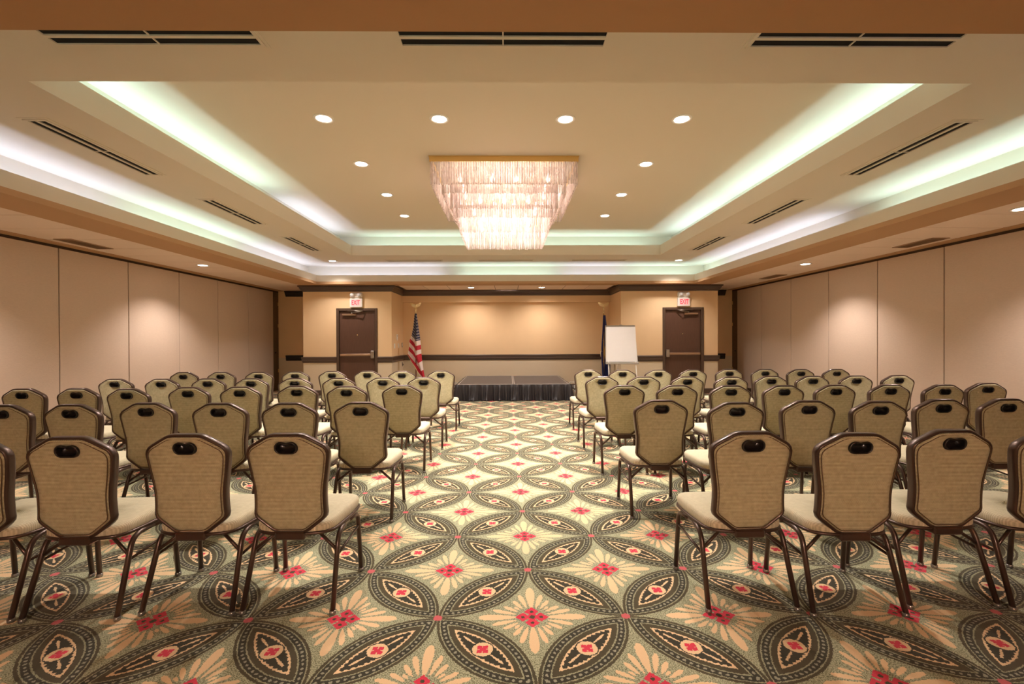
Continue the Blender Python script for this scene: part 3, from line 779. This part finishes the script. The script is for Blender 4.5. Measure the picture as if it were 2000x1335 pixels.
half = [(.083, .915, .022), (.209, .843, .036), (.198, .755, .06), (.176, .62, .08), (.178, .53, .04), (.183, .487, .025), (.077, .402, .02)]
pts = [(x, z) for x, z, r in half]+[(-x, z) for x, z, r in half[::-1]]
rads = [r for x, z, r in half]+[r for x, z, r in half[::-1]]
outline = resample(fillet(pts, rads), 88)
HC = Vector((0, .850))
def yb(z): return -.188-.03*max(0, (z-.40)/.52)-.022*max(0, (z-.62)/.30)**2     # rear surface of the back
def hole_pt(dirv, hx=.047, hr=.0215):
    # ray from the hole centre to a stadium of half length hx and radius hr
    lo, hi = 0.0, .2
    for _ in range(24):
        m_ = (lo+hi)/2; p = dirv*m_; q = Vector((max(0, abs(p.x)-(hx-hr)), p.y))
        if q.length < hr: lo = m_
        else: hi = m_
    return HC+dirv*lo
hole = [hole_pt((p-HC).normalized(), .0555, .0285) for p in outline]
def scaled(p, s_): return Vector(((p.x)*s_, .66+(p.y-.66)*s_))
body = [scaled(p, .978) for p in outline]
def back_mesh():
    mb = MB(); NP = len(body); loops = []
    def at(t): return [h.lerp(o, t) for h, o in zip(hole, body)]
    rear = ((0, .004), (.03, .0), (.25, -.006), (.55, -.010), (.82, -.008), (.95, -.002), (1.0, .006))
    front = ((1.0, .030), (.95, .040), (.80, .046), (.5, .048), (.25, .046), (.03, .040), (0, .036))
    for t, dy in rear+front: loops.append([(p.x, yb(p.y)+dy, p.y) for p in at(t)])
    return mb.loft(loops, False, False, 0, True, True, True).mesh('backrest', M['back'])
def trim_mesh():
    mb = MB(); loops = []; NP = len(outline)
    prof = [(-.012, .010), (-.004, .0), (.003, .0), (.008, .008), (.009, .034), (.004, .044), (-.008, .046), (-.012, .034)]
    for i, p in enumerate(outline):
        t = (outline[(i+1) % NP]-outline[i-1]).normalized(); n = Vector((-t.y, t.x))
        if n.dot(p-Vector((0, .66))) < 0: n = -n
        loops.append([(p.x+n.x*o, yb(p.y)+d, p.y+n.y*o) for o, d in prof])
    return mb.loft(loops, False, False, 0, True, True, True).mesh('back_frame', M['frame'])
def piping_mesh():
    q = [scaled(p, .938) for p in outline]
    return MB().tube([(p.x, yb(p.y)-.007, p.y) for p in q], 0.0024, 6, closed=True).mesh('piping', M['piping'])
def handle_mesh():
    mb = MB(); loops = []; N = 40
    ring_ = []
    for k in range(N):
        d = Vector((math.cos(2*PI*k/N)*1.0, math.sin(2*PI*k/N))); ring_.append(d.normalized())
    for hx, hr, dy in ((.060, .033, .0), (.059, .032, -.010), (.055, .0285, -.014), (.050, .0245, -.009), (.049, .0235, .004), (.046, .021, .030)):
        L = []
        for d in ring_:
            p = hole_pt(d, hx, hr); dip = -.006*max(0, 1-abs(p.x)/.03) if p.y > HC.y else 0
            lift = .020*min(1, max(0, (HC.y-p.y)/.012)) if dy > .02 else 0
            L.append((p.x, yb(p.y)+dy, p.y+dip+lift))
        loops.append(L)
    return mb.loft(loops, False, True, 0, True).mesh('hand_grip', M['black_plastic'])
def seat_mesh():
    mb = MB(); sp = [(.222, .262, .07), (.228, .06, .1), (.20, -.15, .07), (.10, -.185, .06)]
    o = resample(fillet([(x, y) for x, y, r in sp]+[(-x, y) for x, y, r in sp[::-1]], [r for x, y, r in sp]+[r for x, y, r in sp[::-1]]), 64)
    loops = []
    for s_, z in ((.0, .393), (.95, .393), (.985, .40), (1.0, .42), (1.0, .436), (.975, .450), (.93, .458), (.75, .464), (.4, .468), (.0, .469)):
        loops.append([(p.x*max(s_, .01), .03+(p.y-.03)*max(s_, .01), z-.012*max(0, (.03-p.y)/.2)*(1 if z > .41 else .3)) for p in o])
    return mb.loft(loops, True, True, 0, True).mesh('seat', M['seat'])
def rail_mesh():
    sp = [(.222, .262, .07), (.228, .06, .1), (.20, -.15, .07), (.10, -.185, .06)]
    o = resample(fillet([(x, y) for x, y, r in sp]+[(-x, y) for x, y, r in sp[::-1]], [r for x, y, r in sp]+[r for x, y, r in sp[::-1]]), 48)
    return MB().tube([(p.x*.99, .03+(p.y-.03)*.99, .393) for p in o], .0095, 8, closed=True).mesh('seat_rail', M['frame'])
def bend(P, r=.05, n=5):
    out = [Vector(P[0])]
    for i in range(1, len(P)-1):
        p, a_, b_ = Vector(P[i]), Vector(P[i-1]), Vector(P[i+1])
        p0, p1 = p+(a_-p).normalized()*r, p+(b_-p).normalized()*r
        for k in range(n+1):
            t = k/n; out.append(p0*(1-t)**2+p*2*t*(1-t)+p1*t*t)
    out.append(Vector(P[-1])); return out
parts = [('backrest', back_mesh(), None), ('back_frame', trim_mesh(), None), ('piping', piping_mesh(), 0), ('hand_grip', handle_mesh(), 0),
         ('seat', seat_mesh(), None), ('seat_rail', rail_mesh(), None)]
RL, FL = -.225, .215
bk = MB().box(-.078, yb(.40)-.016, .365, .078, -.06, .408, bev=.008).mesh('back_bracket', M['frame'])
leg_me = []
for s in (-1, 1):
    leg_me.append(MB().tube(bend([(s*.229, FL, .018), (s*.222, .185, .368), (s*.216, .04, .376)], .06), .0135, 10).mesh('leg', M['frame']))
    leg_me.append(MB().tube(bend([(s*.231, RL, .018), (s*.218, -.105, .375), (s*.216, .04, .376)], .06), .0135, 10).mesh('leg', M['frame']))
glide_me = MB().lathe([(.012, .020), (.0165, .018), (.017, .004), (.015, 0), (.001, 0)], seg=14).mesh('glide', M['glide'])
str_me = [MB().tube([(s*.224, -.143, .262), (s*.2245, .203, .288)], .007, 8).mesh('side_stretcher', M['frame']) for s in (-1, 1)]
brc_me = [MB().tube([(s*.224, -.136, .285), (s*.10, -.10, .378)], .009, 8).mesh('brace', M['frame']) for s in (-1, 1)]
def make_chair():
    root = empty('banquet_chair'); made = []
    for nm, me, par in parts:
        o = bpy.data.objects.new(nm, me); col.objects.link(o); o.parent = root if par is None else made[par]; made.append(o)
    o = bpy.data.objects.new('back_bracket', bk); col.objects.link(o); o.parent = root
    feet = [(-.229, FL), (-.231, RL), (.229, FL), (.231, RL)]
    for me, f in zip(leg_me, feet):
        o = bpy.data.objects.new('leg', me); col.objects.link(o); o.parent = root
        g = bpy.data.objects.new('glide', glide_me); col.objects.link(g); g.parent = o; g.location = (f[0], f[1], 0)
    for nm, L in (('side_stretcher', str_me), ('brace', brc_me)):
        for me in L:
            o = bpy.data.objects.new(nm, me); col.objects.link(o); o.parent = root
    return root
# pixel columns/rows of the middle of each chair's top edge, aisle seat first (read off the photograph, then put on the floor)
LEFT = [[(558, 850), (364, 851), (126, 857), (-75, 858)],
        [(703, 787), (562, 789), (426, 789), (283, 788), (143, 792), (20, 793)],
        [(784, 752), (676, 755), (579, 754), (467, 756), (366, 757), (256, 762), (148, 760), (40, 761)],
        [(827, 737), (747, 738), (661, 739), (574, 740), (489, 740), (404, 740), (313, 741), (222, 741)],
        [(861, 724), (784, 725), (717, 724), (648, 725), (576, 727), (504, 728), (430, 728), (357, 728)]]
RIGHT = [[(1472, 846), (1685, 850), (1868, 842), (2068, 844)],
         [(1293, 782), (1437, 789), (1582, 784), (1722, 786), (1846, 781), (1965, 780)],
         [(1220, 753), (1325, 753), (1429, 754), (1533, 754), (1634, 753), (1742, 752), (1843, 753), (1932, 748)],
         [(1176, 736), (1259, 736), (1343, 736), (1430, 738), (1508, 735), (1590, 735), (1675, 734), (1757, 733)],
         [(1149, 722), (1217, 723), (1287, 723), (1355, 723), (1426, 721), (1496, 721), (1566, 722), (1635, 722)]]
ROWN = ['back row', 'second row from the back', 'middle row', 'second row from the stage', 'row nearest the stage']
SEATN = ['on the aisle', 'second from the aisle', 'third from the aisle', 'fourth from the aisle', 'fifth from the aisle', 'sixth from the aisle', 'seventh from the aisle', 'eighth from the aisle']
YTOP = yb(.915)
proto = make_chair(); used = False
for side, BLK in (('left', LEFT), ('right', RIGHT)):
    for r_, row in enumerate(BLK):
        P = []
        for px, py in row:
            d = cam_ray(px-1000, py-667.5); t = (.915-EYE)/d.z; P.append((d.x*t, d.y*t))
        my = sum(p[1] for p in P)/len(P)
        fit = (0.8, .7, .6, .5, .4)[r_]
        last = None
        for k, (x, y) in enumerate(P):
            yy = my+(y-my)*fit
            x = x*yy/y                              # slide along the sight line
            o = proto if not used else link_copy(proto)
            used = True
            if last is not None:
                if side == 'left': x = min(x, last-.512)
                else: x = max(x, last+.512)
            last = x
            o.location = (x, yy-YTOP, 0); o.rotation_euler = (0, 0, math.radians(random.uniform(-1.2, 1.2)))
            tag(o, 'tan banquet chair %s of the aisle, %s, %s' % (side, ROWN[r_], SEATN[k]), 'chair', 'banquet chairs in rows facing the stage')
